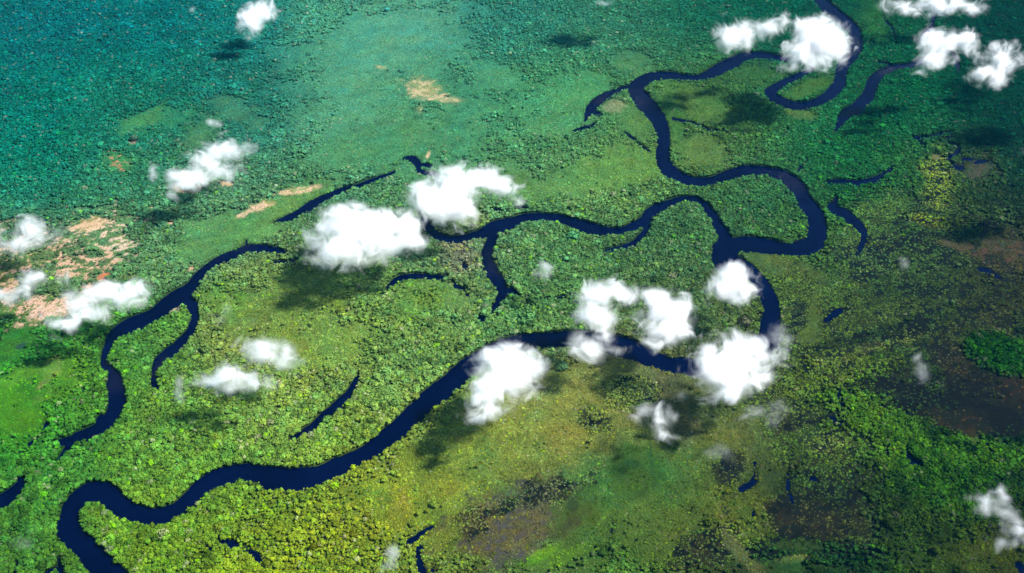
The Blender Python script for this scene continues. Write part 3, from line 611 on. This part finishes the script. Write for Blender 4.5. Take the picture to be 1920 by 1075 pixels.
# big-crowned forest and small-crowned scrub, thinned by the vegetation map
PX_, PY_, PR_, PH_, PC_ = [], [], [], [], []
for kind, sp in (("forest", 7.1), ("scrub", 5.6)):
    X, Y = scatter(sp, 5 if kind == "forest" else 6, gx[0] + 20, gx[-1] - 20, gy[0] + 10, gy[-1] - 20)
    k = in_view(X, Y); X, Y = X[k], Y[k]
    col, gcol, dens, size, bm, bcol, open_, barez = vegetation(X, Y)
    wet = (bcol.mean(1) < .055) & (barez > .08)
    col = np.where(wet[:, None], col * np.array([1.35, 1.5, 1.2]), col)
    r = rng.random(len(X))
    sdv = sample(SDF, X, Y)
    small = sstep(.93, .66, size + .30 * (noise(X, Y, 60, 41, 3) - .5))     # 1 where the cover is low scrub
    if kind == "forest": keep = (r > small * 1.0)
    else: keep = (r < small)
    keep &= rng.random(len(X)) < dens
    keep &= rng.random(len(X)) > bm * .72
    keep &= sdv > rng.uniform(-1.5, 4.5, len(X))
    # small clearings and gaps
    gap = noise(X, Y, 30, 51, 3)
    keep &= ~((gap < .24) & (rng.random(len(X)) < .8))
    X, Y, col, size, bm = X[keep], Y[keep], col[keep], size[keep], bm[keep]
    m = len(X)
    if kind == "forest":
        rad = 3.95 * rng.lognormal(0, .38, m) * (.8 + .5 * noise(X, Y, 130, 57, 2)) * (.86 + .14 * sstep(150, 450, pixel(X, Y)[1])) * (1 + .18 * sstep(500, 1050, pixel(X, Y)[1])) * np.clip(size, .8, 1.2)
        hgt = rng.uniform(9.5, 12.2, m) + .4 * (rad - 5) + 5 * (noise(X, Y, 45, 52, 2) - .5)
        em = rng.random(m) < .02                       # emergent trees standing over the rest
        rad[em] *= 1.5; hgt[em] += 4
    else:
        em = np.zeros(m, bool)
        rad = 2.9 * rng.lognormal(0, .36, m) * np.clip(size / .6, .8, 1.3)
        hgt = rng.uniform(1.8, 3.6, m)
    # colour: zone colour with a wide spread between neighbours
    far = (.38 + .62 * sstep(60, 520, pixel(X, Y)[1]))  # crown contrast flattened with distance: haze put into the tints
    v = np.exp((rng.normal(0, .14, m) + .9 * (noise(X, Y, 24, 54, 2) - .5)) * far)[:, None]; v[em] *= 1.35
    patchy = (1 + .55 * (noise(X, Y, 70, 53, 3) - .5))[:, None]
    hue = rng.normal(0, .09, m) + .3 * (noise(X, Y, 50, 55, 2) - .5)
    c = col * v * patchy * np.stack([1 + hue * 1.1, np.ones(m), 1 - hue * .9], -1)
    q = rng.random(m)
    pale = q < .035
    c[pale] = c[pale] * .6 + .75 * c[pale].mean(1)[:, None] * np.array([1.3, 1.15, .75]) + .01
    yel = (q > .05) & (q < .075)
    c[yel] = c[yel] * (1 + (np.array([1.7, 1.85, .4]) - 1) * np.broadcast_to(far, (m,))[yel][:, None] ** 1.5)
    dark = (q > .08) & (q < .2)
    c[dark] *= .62
    PX_.append(X); PY_.append(Y); PR_.append(rad); PH_.append(hgt); PC_.append(np.clip(c, .002, 1.4))
    if kind == "forest": NFOREST = m
TX_, TY_, TR_, TH_, TC_ = map(np.concatenate, (PX_, PY_, PR_, PH_, PC_))
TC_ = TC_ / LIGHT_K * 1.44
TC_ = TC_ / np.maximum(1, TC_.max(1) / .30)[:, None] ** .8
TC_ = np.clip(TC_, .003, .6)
isforest = np.arange(len(TX_)) < NFOREST

# ------------------------------------------------------------------ clouds (traced shapes, each at its own height above the land)
# label, height, [(x, y, rx, ry, strength)]
CLOUDS = [
 ("small bright cloud alone near the top edge, left of centre", 240, [(487,22,24,15,1),(470,42,17,17,.9),(452,15,15,5,.35),(505,22,10,14,.4)]),
 ("long diagonal cloud over the forest left of the pale sandy clearings", 240, [(428,284,38,20,1),(388,303,28,17,1),(355,336,36,19,1),(332,358,24,12,.5),(400,325,38,16,.4)]),
 ("tiny faint puff just above the long diagonal cloud", 240, [(405,238,14,7,.55),(420,248,9,5,.4)]),
 ("faint upright wisp left of the long diagonal cloud", 230, [(291,318,9,12,.5),(284,334,8,9,.3)]),
 ("soft cloud at the left edge above the reddish open ground", 220, [(62,432,28,19,.85),(28,456,30,15,.75),(92,440,22,13,.45)]),
 ("small cloud scrap cut off by the left edge of the picture", 220, [(0,432,14,9,.9)]),
 ("streaky cloud at the left edge over reddish ground, with a bluish wisp beside it", 220, [(62,526,24,15,.85),(24,551,30,16,.85),(40,540,24,14,.7),(116,520,14,12,.3)]),
 ("broad soft cloud between the reddish ground and the left river arm", 230, [(192,548,30,20,1),(240,549,30,18,.65),(148,576,26,20,.8),(165,590,34,16,.6),(120,600,34,16,.4),(98,632,20,9,.3),(218,560,34,16,.6)]),
 ("thin white cloud along the upper edge of the largest cloud", 240, [(668,389,26,11,.8),(636,402,28,17,.8),(612,424,22,14,.5),(588,448,22,12,.3)]),
 ("largest dense white cloud, left of the middle, over the forest", 280, [(662,428,44,30,1.2),(710,425,48,26,1.2),(754,426,26,26,1.1),(690,450,62,28,1.2),(640,470,42,26,1.1),(772,455,16,16,.8),(612,492,22,12,.5)]),
 ("big white hooked cloud above the left end of the winding river", 270, [(822,375,42,28,1.2),(858,350,42,30,1.2),(902,336,40,20,1),(938,350,34,17,.8),(852,395,36,22,1),(800,368,22,14,.8)]),
 ("small faint puff right of the big hooked cloud", 250, [(967,379,17,10,.55)]),
 ("round white cloud over the pale green lowland, upper of a close pair", 230, [(498,660,36,22,1),(528,676,26,16,.75),(548,686,18,12,.3)]),
 ("oval white cloud over the pale green lowland, lower of a close pair", 230, [(446,703,38,20,1),(412,714,32,14,.75),(470,726,32,18,.6),(440,728,26,12,.5)]),
 ("faint upright wisp beside the foot of the narrow river arm", 200, [(333,738,13,13,.4),(330,718,9,14,.25)]),
 ("tall dense cloud standing over the wide diagonal river reach", 290, [(962,664,32,24,1.2),(986,688,26,28,1.1),(938,690,38,32,1.2),(950,716,44,30,1.2),(925,742,32,26,1),(916,762,28,14,.6),(905,776,24,12,.35)]),
 ("small pinkish wisp touching the right side of the tall dense cloud", 250, [(1014,682,11,12,.5)]),
 ("curved cloud above the river, left of a rounder cloud", 270, [(1118,556,28,20,.9),(1120,585,28,30,1),(1150,546,34,15,.8),(1180,548,18,13,.45),(1132,612,20,18,.8)]),
 ("thin smoky cloud drifting across the river water", 210, [(1102,638,30,18,.7),(1112,655,34,16,.7),(1140,656,30,12,.4),(1080,655,24,10,.25)]),
 ("rounded bright cloud on the far bank, right of the curved cloud", 280, [(1240,572,32,24,1.1),(1228,580,28,20,1),(1262,592,28,28,1.1),(1250,620,38,24,1.1),(1282,628,20,16,.7),(1222,640,20,12,.5)]),
 ("compact white cloud where the river bends below the junction", 250, [(1375,522,30,22,1.15),(1360,540,28,18,1),(1384,548,26,18,.9),(1355,556,24,10,.3)]),
 ("large white cloud sitting over the right end of the lower river", 280, [(1342,684,38,28,1.2),(1392,672,48,30,1.2),(1368,712,48,28,1.2),(1362,736,30,18,.9),(1430,660,28,18,.8),(1368,634,26,12,.5),(1432,700,20,16,.5)]),
 ("thin veil trailing off right of the large cloud at the river's end", 220, [(1478,680,24,7,.3),(1468,640,16,22,.25),(1462,612,14,9,.2)]),
 ("ragged semi-transparent cloud above the dark shadow south of the river", 200, [(1212,772,28,16,.5),(1232,776,24,16,.55),(1240,796,18,16,.6),(1250,816,20,11,.5),(1196,784,18,12,.3)]),
 ("faint ring-like wisp below the river's south bank", 200, [(1274,738,16,14,.22)]),
 ("pale round cloud on the left of two side by side above the river", 430, [(1372,72,26,22,.85),(1392,58,26,20,.8),(1402,74,16,16,.5)]),
 ("small pale cloud on the right of two side by side above the river", 430, [(1446,50,20,16,.95),(1464,46,16,15,.5),(1430,46,10,10,.35)]),
 ("tiny white dash above the pale cloud pair", 240, [(1351,27,9,4,.5)]),
 ("big billowing cloud over the tight river loop at the top right", 440, [(1528,64,30,24,1.2),(1555,74,26,26,1.1),(1540,88,38,26,1.2),(1500,98,24,18,1),(1514,114,28,14,.8),(1488,130,30,9,.35),(1538,132,16,8,.4),(1572,98,14,14,.3)]),
 ("cloud cut by the top edge over the right-hand forest, left one of two", 240, [(1682,8,30,12,.9),(1712,16,24,9,.4)]),
 ("cloud cut by the top edge over the right-hand forest, right one of two", 240, [(1762,10,32,16,1),(1802,8,36,13,.7),(1822,16,18,8,.4)]),
 ("forked white cloud over the second river at the right", 440, [(1745,80,24,18,1.05),(1772,82,26,19,1.05),(1762,100,20,14,.7),(1752,118,24,12,.5),(1808,78,16,18,.8),(1825,92,14,8,.5)]),
 ("detached smoky scrap beside the second river", 220, [(1724,134,16,6,.4)]),
 ("soft two-lobed cloud above a small black shadow at the right edge", 200, [(1862,138,26,16,1),(1848,144,20,12,.8),(1882,114,24,22,.5),(1850,104,20,14,.35),(1870,152,16,8,.5)]),
 ("faint upright puff over the forest inside the middle river loop", 200, [(1018,503,10,13,.5),(1015,516,10,9,.4)]),
 ("ghostly thin veil right of the left river arm", 200, [(418,590,14,15,.25),(408,600,10,10,.2)]),
 ("wide thin veil over the olive wetland right of the large river cloud", 200, [(1435,778,32,16,.3),(1462,768,16,12,.25),(1400,792,18,10,.2)]),
 ("narrow upright wisp over the marsh", 200, [(1722,670,10,14,.4),(1728,695,11,17,.35)]),
 ("broken translucent cloud near the lower right corner", 210, [(1838,930,20,10,.35),(1862,945,20,20,.5),(1884,962,20,14,.6),(1900,1002,28,20,.7),(1880,930,12,12,.4)]),
 ("yellowish upright wisp near the bottom edge", 200, [(730,1040,8,16,.45),(724,1062,14,9,.35)]),
 ("dim grey-green veil near the lower left corner", 200, [(42,1018,18,17,.25)]),
 ("minute faint puff above the marsh", 200, [(1693,495,9,8,.3)]),
 ("barely visible veil over the wetland below the ring-like wisp", 200, [(1350,852,18,16,.2)]),
 ("tiny faint puff near the top edge left of the lone bright cloud", 240, [(364,17,8,6,.3)]),
 ("faint scrap cut by the top edge above the middle forest", 240, [(1136,0,12,5,.4)]),
 # outside the frame: they throw the shadows seen along the edges
 ("round cloud beyond the top edge that shades the upper forest", 470, [(1185,-52,46,20,1)]),
 ("cloud beyond the right edge that shades the upper right forest", 470, [(2005,120,44,28,1)]),
 ("cloud beyond the right edge that shades the marsh forest", 470, [(2008,282,48,32,1)]),
]

NOISE_SCALE = 1 / 75.0
EXT = 1.6
HULL = 1.9


def cloud_material(blobs, seed):
    m, n, out = new_mat("cloud_vapour")
    tc = N(n, "ShaderNodeTexCoord")
    wn = N(n, "ShaderNodeTexNoise"); wn.inputs["Scale"].default_value = NOISE_SCALE * .8; wn.inputs["Detail"].default_value = 1
    off = N(n, "ShaderNodeVectorMath", operation='ADD'); off.inputs[1].default_value = (seed * 371.3, seed * 127.7, seed * 57.1)
    n.links.new(tc.outputs["Object"], off.inputs[0])
    n.links.new(off.outputs[0], wn.inputs["Vector"])
    # domain warp
    sb = N(n, "ShaderNodeVectorMath", operation='SUBTRACT'); n.links.new(wn.outputs["Color"], sb.inputs[0]); sb.inputs[1].default_value = (.5, .5, .5)
    ws = N(n, "ShaderNodeVectorMath", operation='SCALE'); n.links.new(sb.outputs[0], ws.inputs[0]); ws.inputs["Scale"].default_value = 85
    pw = N(n, "ShaderNodeVectorMath", operation='ADD'); n.links.new(tc.outputs["Object"], pw.inputs[0]); n.links.new(ws.outputs[0], pw.inputs[1])
    field = None
    smax = max(b[2] for b in blobs)
    ex_ = .5 if smax > .8 else .15
    for (c, r, s) in blobs:
        mp = N(n, "ShaderNodeVectorMath", operation='SUBTRACT'); n.links.new(pw.outputs[0], mp.inputs[0]); mp.inputs[1].default_value = c
        dv = N(n, "ShaderNodeVectorMath", operation='DIVIDE'); n.links.new(mp.outputs[0], dv.inputs[0]); dv.inputs[1].default_value = tuple(x * EXT for x in r)
        ln = N(n, "ShaderNodeVectorMath", operation='LENGTH'); n.links.new(dv.outputs[0], ln.inputs[0])
        f = math_node(n, 'SUBTRACT', 1.0, ln.outputs["Value"])
        f = math_node(n, 'MULTIPLY', f, 2.55 * s ** ex_)
        field = f if field is None else math_node(n, 'SMOOTH_MAX', field, f, .45)
    off2 = N(n, "ShaderNodeVectorMath", operation='ADD'); off2.inputs[1].default_value = (seed * 91.3, seed * 17.7, seed * 257.1)
    n.links.new(tc.outputs["Object"], off2.inputs[0])
    fn = N(n, "ShaderNodeTexNoise"); fn.inputs["Scale"].default_value = NOISE_SCALE * 1.15; fn.inputs["Detail"].default_value = 5; fn.inputs["Roughness"].default_value = .66; fn.inputs["Distortion"].default_value = 1.0
    n.links.new(off2.outputs[0], fn.inputs["Vector"])
    er = math_node(n, 'MULTIPLY_ADD', fn.outputs[0], 8.2, -3.15)
    v = math_node(n, 'SUBTRACT', field, er)
    v = math_node(n, 'SUBTRACT', v, .25)
    v = math_node(n, 'MULTIPLY', v, .42, clamp=True)
    v = math_node(n, 'POWER', v, 2.6)
    smax = max(b[2] for b in blobs)
    dens_ = math_node(n, 'MULTIPLY', v, 0.50 * smax ** 3)
    h = math_node(n, 'MULTIPLY_ADD', er, -.75, .55)
    h = math_node(n, 'ADD', field, h)
    h = math_node(n, 'MULTIPLY', h, .42, clamp=True)
    h = math_node(n, 'POWER', h, 1.7)
    dens_ = math_node(n, 'MULTIPLY_ADD', h, .065 * smax ** 1.1, dens_)
    pv = N(n, "ShaderNodeVolumePrincipled"); pv.inputs["Color"].default_value = (1, 1, 1, 1); pv.inputs["Anisotropy"].default_value = 0.15
    n.links.new(dens_, pv.inputs["Density"])
    n.links.new(pv.outputs[0], out.inputs["Volume"])
    m.cycles.volume_step_rate = 0.35
    return m


cloud_cover = []          # (x, y, r) in photo pixels, for choosing trees that show
for k, (label, H, bl) in enumerate(CLOUDS):
    H = H * .75
    cx = sum(b[0] for b in bl) / len(bl); cyy = sum(b[1] for b in bl) / len(bl)
    ox, oy = ground(cx, cyy, H)
    blobs = []
    bm_ = bmesh.new()
    rmin = 1e9
    for (x, y, rx, ry, s) in bl:
        bx_, by_ = ground(x, y, H)
        d = by_ * CP_ + (CAM_H - H) * SP
        mpp = d / F
        r = (rx * mpp, ry * mpp * 1.02, ry * mpp * .95)
        c = (float(bx_ - ox), float(by_ - oy), 0.0)
        blobs.append((c, r, s))
        e = HULL
        res = bmesh.ops.create_icosphere(bm_, subdivisions=3, radius=1.0)
        for v in res["verts"]:
            v.co = Vector((c[0] + v.co.x * (r[0] * e + 14), c[1] + v.co.y * (r[1] * e + 14), c[2] + v.co.z * (r[2] * e + 14)))
        rmin = min(rmin, min(r))
        cloud_cover.append((x, y, max(rx, ry) * 1.1))
    tmp = bpy.data.meshes.new("cloud_hull"); bm_.to_mesh(tmp); bm_.free()
    to = bpy.data.objects.new("cloud_hull", tmp); C.objects.link(to)
    if len(bl) > 1:
        md = to.modifiers.new("r", 'REMESH'); md.mode = 'VOXEL'; md.voxel_size = max(4.0, rmin * .3)
        dg = bpy.context.evaluated_depsgraph_get()
        cm = bpy.data.meshes.new_from_object(to.evaluated_get(dg))
    else:
        cm = tmp
    bpy.data.objects.remove(to)
    cm.name = "cloud"
    cm.materials.clear(); cm.materials.append(cloud_material(blobs, k + 1))
    o = bpy.data.objects.new("cloud", cm); o.location = (float(ox), float(oy), H); C.objects.link(o)
    tag(o, label, "cloud", "low clouds drifting over the rainforest")

# ------------------------------------------------------------------ the 300 trees that show largest, each an object
px, py, dd = pixel(TX_, TY_, TH_)
show = (px > 4) & (px < 1916) & (py > 4) & (py < 1071) & isforest
for (x, y, r_) in cloud_cover: show &= np.hypot(px - x, py - y) > r_
spx = np.where(show, TR_ / dd, 0)
big = np.argsort(-spx)[:300]
rest = np.ones(len(TX_), bool); rest[big] = False

trunk_bm = bmesh.new()
def limb(bmx, a, b, ra, rb, seg=6):
    a, b = Vector(a), Vector(b); d = (b - a).normalized(); u = d.orthogonal().normalized(); w = d.cross(u)
    A = [bmx.verts.new(a + (u * math.cos(t) + w * math.sin(t)) * ra) for t in [i * 2 * math.pi / seg for i in range(seg)]]
    B = [bmx.verts.new(b + (u * math.cos(t) + w * math.sin(t)) * rb) for t in [i * 2 * math.pi / seg for i in range(seg)]]
    for i in range(seg): bmx.faces.new((A[i], A[(i + 1) % seg], B[(i + 1) % seg], B[i]))
    bmx.faces.new(A[::-1]); bmx.faces.new(B)
limb(trunk_bm, (0, 0, -.3), (.01, 0, .12), .05, .032)
limb(trunk_bm, (.01, 0, .12), (0, .02, .9), .032, .02)
for t in range(5):
    a = t * 1.26 + .3
    limb(trunk_bm, (.005, .01, .62 + .05 * t), (.24 * math.cos(a), .24 * math.sin(a), .86 + .03 * t), .014, .006, 5)
trunk_me = bpy.data.meshes.new("trunk"); trunk_bm.to_mesh(trunk_me); trunk_bm.free(); trunk_me.materials.append(bark)
bigm = []
for i in range(6):
    m_ = crown_mesh("crown", 300 + i, sub=3, flat=[.6, .75, .66][i % 3], lumps=12, cards=110)
    m_.materials.append(leaf_obj); bigm.append(m_)

PLACES = [((60, 900), "left of the wide river bend at the lower left"), ((230, 1010), "inside the lower left river bend"), ((500, 1000), "on the south bank near the bottom edge"),
          ((400, 830), "on the north bank of the lower river"), ((150, 760), "beside the narrow river arm at the left"), ((760, 1000), "in the yellowish scrub at the bottom"),
          ((1400, 980), "in the wetland at the lower right"), ((1750, 900), "in the dark green thicket at the lower right"), ((650, 780), "between the short lake and the lower river"),
          ((250, 1060), "at the bottom edge beside the river"), ((900, 750), "along the diagonal river reach"), ((1400, 500), "near the river junction at the right"), ((1000, 500), "around the middle river loop")]


def shade_word(c):
    r, g, b = c
    L = .3 * r + .6 * g + .1 * b
    if r > g * .92 and L > .12: return "pale yellowish"
    if r > g * .8 and L > .08: return "yellow-green"
    if L < .05: return "dark green"
    if L > .16: return "bright green"
    return "mid green"


for j, i in enumerate(big):
    t = bpy.data.objects.new("tree", None); t.empty_display_size = 5
    t.location = (float(TX_[i]), float(TY_[i]), 1.5)
    t.rotation_euler = (0, 0, random.uniform(0, 6.28)); C.objects.link(t)
    tr = bpy.data.objects.new("trunk", trunk_me); C.objects.link(tr); tr.parent = t; tr.scale = (TH_[i] * .8,) * 3
    cr_ = bpy.data.objects.new("crown", bigm[j % 6]); C.objects.link(cr_); cr_.parent = t
    cr_.location = (0, 0, float(TH_[i] - TR_[i] * .35)); cr_.scale = (float(TR_[i]),) * 3
    cr_.color = (*[float(x) for x in TC_[i]], 1)
    w = shade_word(TC_[i])
    pl = min(PLACES, key=lambda p: (p[0][0] - px[i]) ** 2 + (p[0][1] - py[i]) ** 2)[1]
    tag(t, "%s tree crown %s" % (w, pl), "tree", "%s trees %s" % (w, pl))

# ------------------------------------------------------------------ the rest of the canopy: geometry nodes over one point mesh
def canopy(name, sel, label, cat):
    m = int(sel.sum())
    me = bpy.data.meshes.new(name); me.vertices.add(m)
    me.vertices.foreach_set("co", np.stack([TX_[sel], TY_[sel], TH_[sel] - TR_[sel] * .35], -1).astype(np.float32).ravel())
    def add(nm, typ, arr, key):
        a = me.attributes.new(nm, typ, 'POINT'); a.data.foreach_set(key, arr.astype(np.float32).ravel() if typ != 'INT' else arr.astype(np.int32))
    sxy = TR_[sel]
    add("size3", 'FLOAT_VECTOR', np.stack([sxy * rng.uniform(.85, 1.15, m), sxy * rng.uniform(.85, 1.15, m), sxy * rng.uniform(.8, 1.35, m)], -1), "vector")
    add("turn", 'FLOAT_VECTOR', np.stack([rng.uniform(-.12, .12, m), rng.uniform(-.12, .12, m), rng.uniform(0, 6.283, m)], -1), "vector")
    add("pick", 'INT', rng.integers(0, NV, m), "value")
    add("tint", 'FLOAT_COLOR', np.concatenate([TC_[sel], np.ones((m, 1))], 1), "color")
    me.update()
    o = bpy.data.objects.new(name, me); C.objects.link(o)
    g = bpy.data.node_groups.new(name, 'GeometryNodeTree')
    g.interface.new_socket("Geometry", in_out='INPUT', socket_type='NodeSocketGeometry')
    g.interface.new_socket("Geometry", in_out='OUTPUT', socket_type='NodeSocketGeometry')
    gi = g.nodes.new("NodeGroupInput"); go = g.nodes.new("NodeGroupOutput")
    ci = g.nodes.new("GeometryNodeCollectionInfo"); ci.inputs["Collection"].default_value = protos
    ci.inputs["Separate Children"].default_value = True; ci.inputs["Reset Children"].default_value = True
    iop = g.nodes.new("GeometryNodeInstanceOnPoints"); iop.inputs["Pick Instance"].default_value = True
    def attr(nm, dt):
        a = g.nodes.new("GeometryNodeInputNamedAttribute"); a.data_type = dt; a.inputs["Name"].default_value = nm; return a.outputs[0]
    g.links.new(gi.outputs[0], iop.inputs["Points"]); g.links.new(ci.outputs[0], iop.inputs["Instance"])
    g.links.new(attr("pick", 'INT'), iop.inputs["Instance Index"]); g.links.new(attr("size3", 'FLOAT_VECTOR'), iop.inputs["Scale"])
    g.links.new(attr("turn", 'FLOAT_VECTOR'), iop.inputs["Rotation"])
    g.links.new(iop.outputs[0], go.inputs[0])
    md = o.modifiers.new("crowns", 'NODES'); md.node_group = g
    tag(o, label, cat, kind="stuff")
    return o


canopy("forest_canopy", rest & isforest, "dense green rainforest canopy reaching down to the river banks", "forest")
canopy("low_scrub", rest & ~isforest, "fine yellow-green scrub and marsh bushes on the open flats", "shrubs")
print("crowns", len(TX_), "forest", NFOREST)

# ------------------------------------------------------------------ haze
hb = bmesh.new(); bmesh.ops.create_cube(hb, size=1.0)
hm_ = bpy.data.meshes.new("haze"); hb.to_mesh(hm_); hb.free()
haze = bpy.data.objects.new("haze", hm_)
haze.scale = (140000, 140000, CAM_H + 30 + 7); haze.location = (0, 30000, (CAM_H + 30 - 7) / 2)
C.objects.link(haze); tag(haze, "thin blue air over the whole forest", "haze", kind="stuff")
m, n, out = new_mat("thin_blue_air")
pv = N(n, "ShaderNodeVolumePrincipled"); pv.inputs["Color"].default_value = (.04, .50, 1, 1); pv.inputs["Density"].default_value = 0.5e-5; pv.inputs["Anisotropy"].default_value = .2
n.links.new(pv.outputs[0], out.inputs["Volume"]); hm_.materials.append(m)
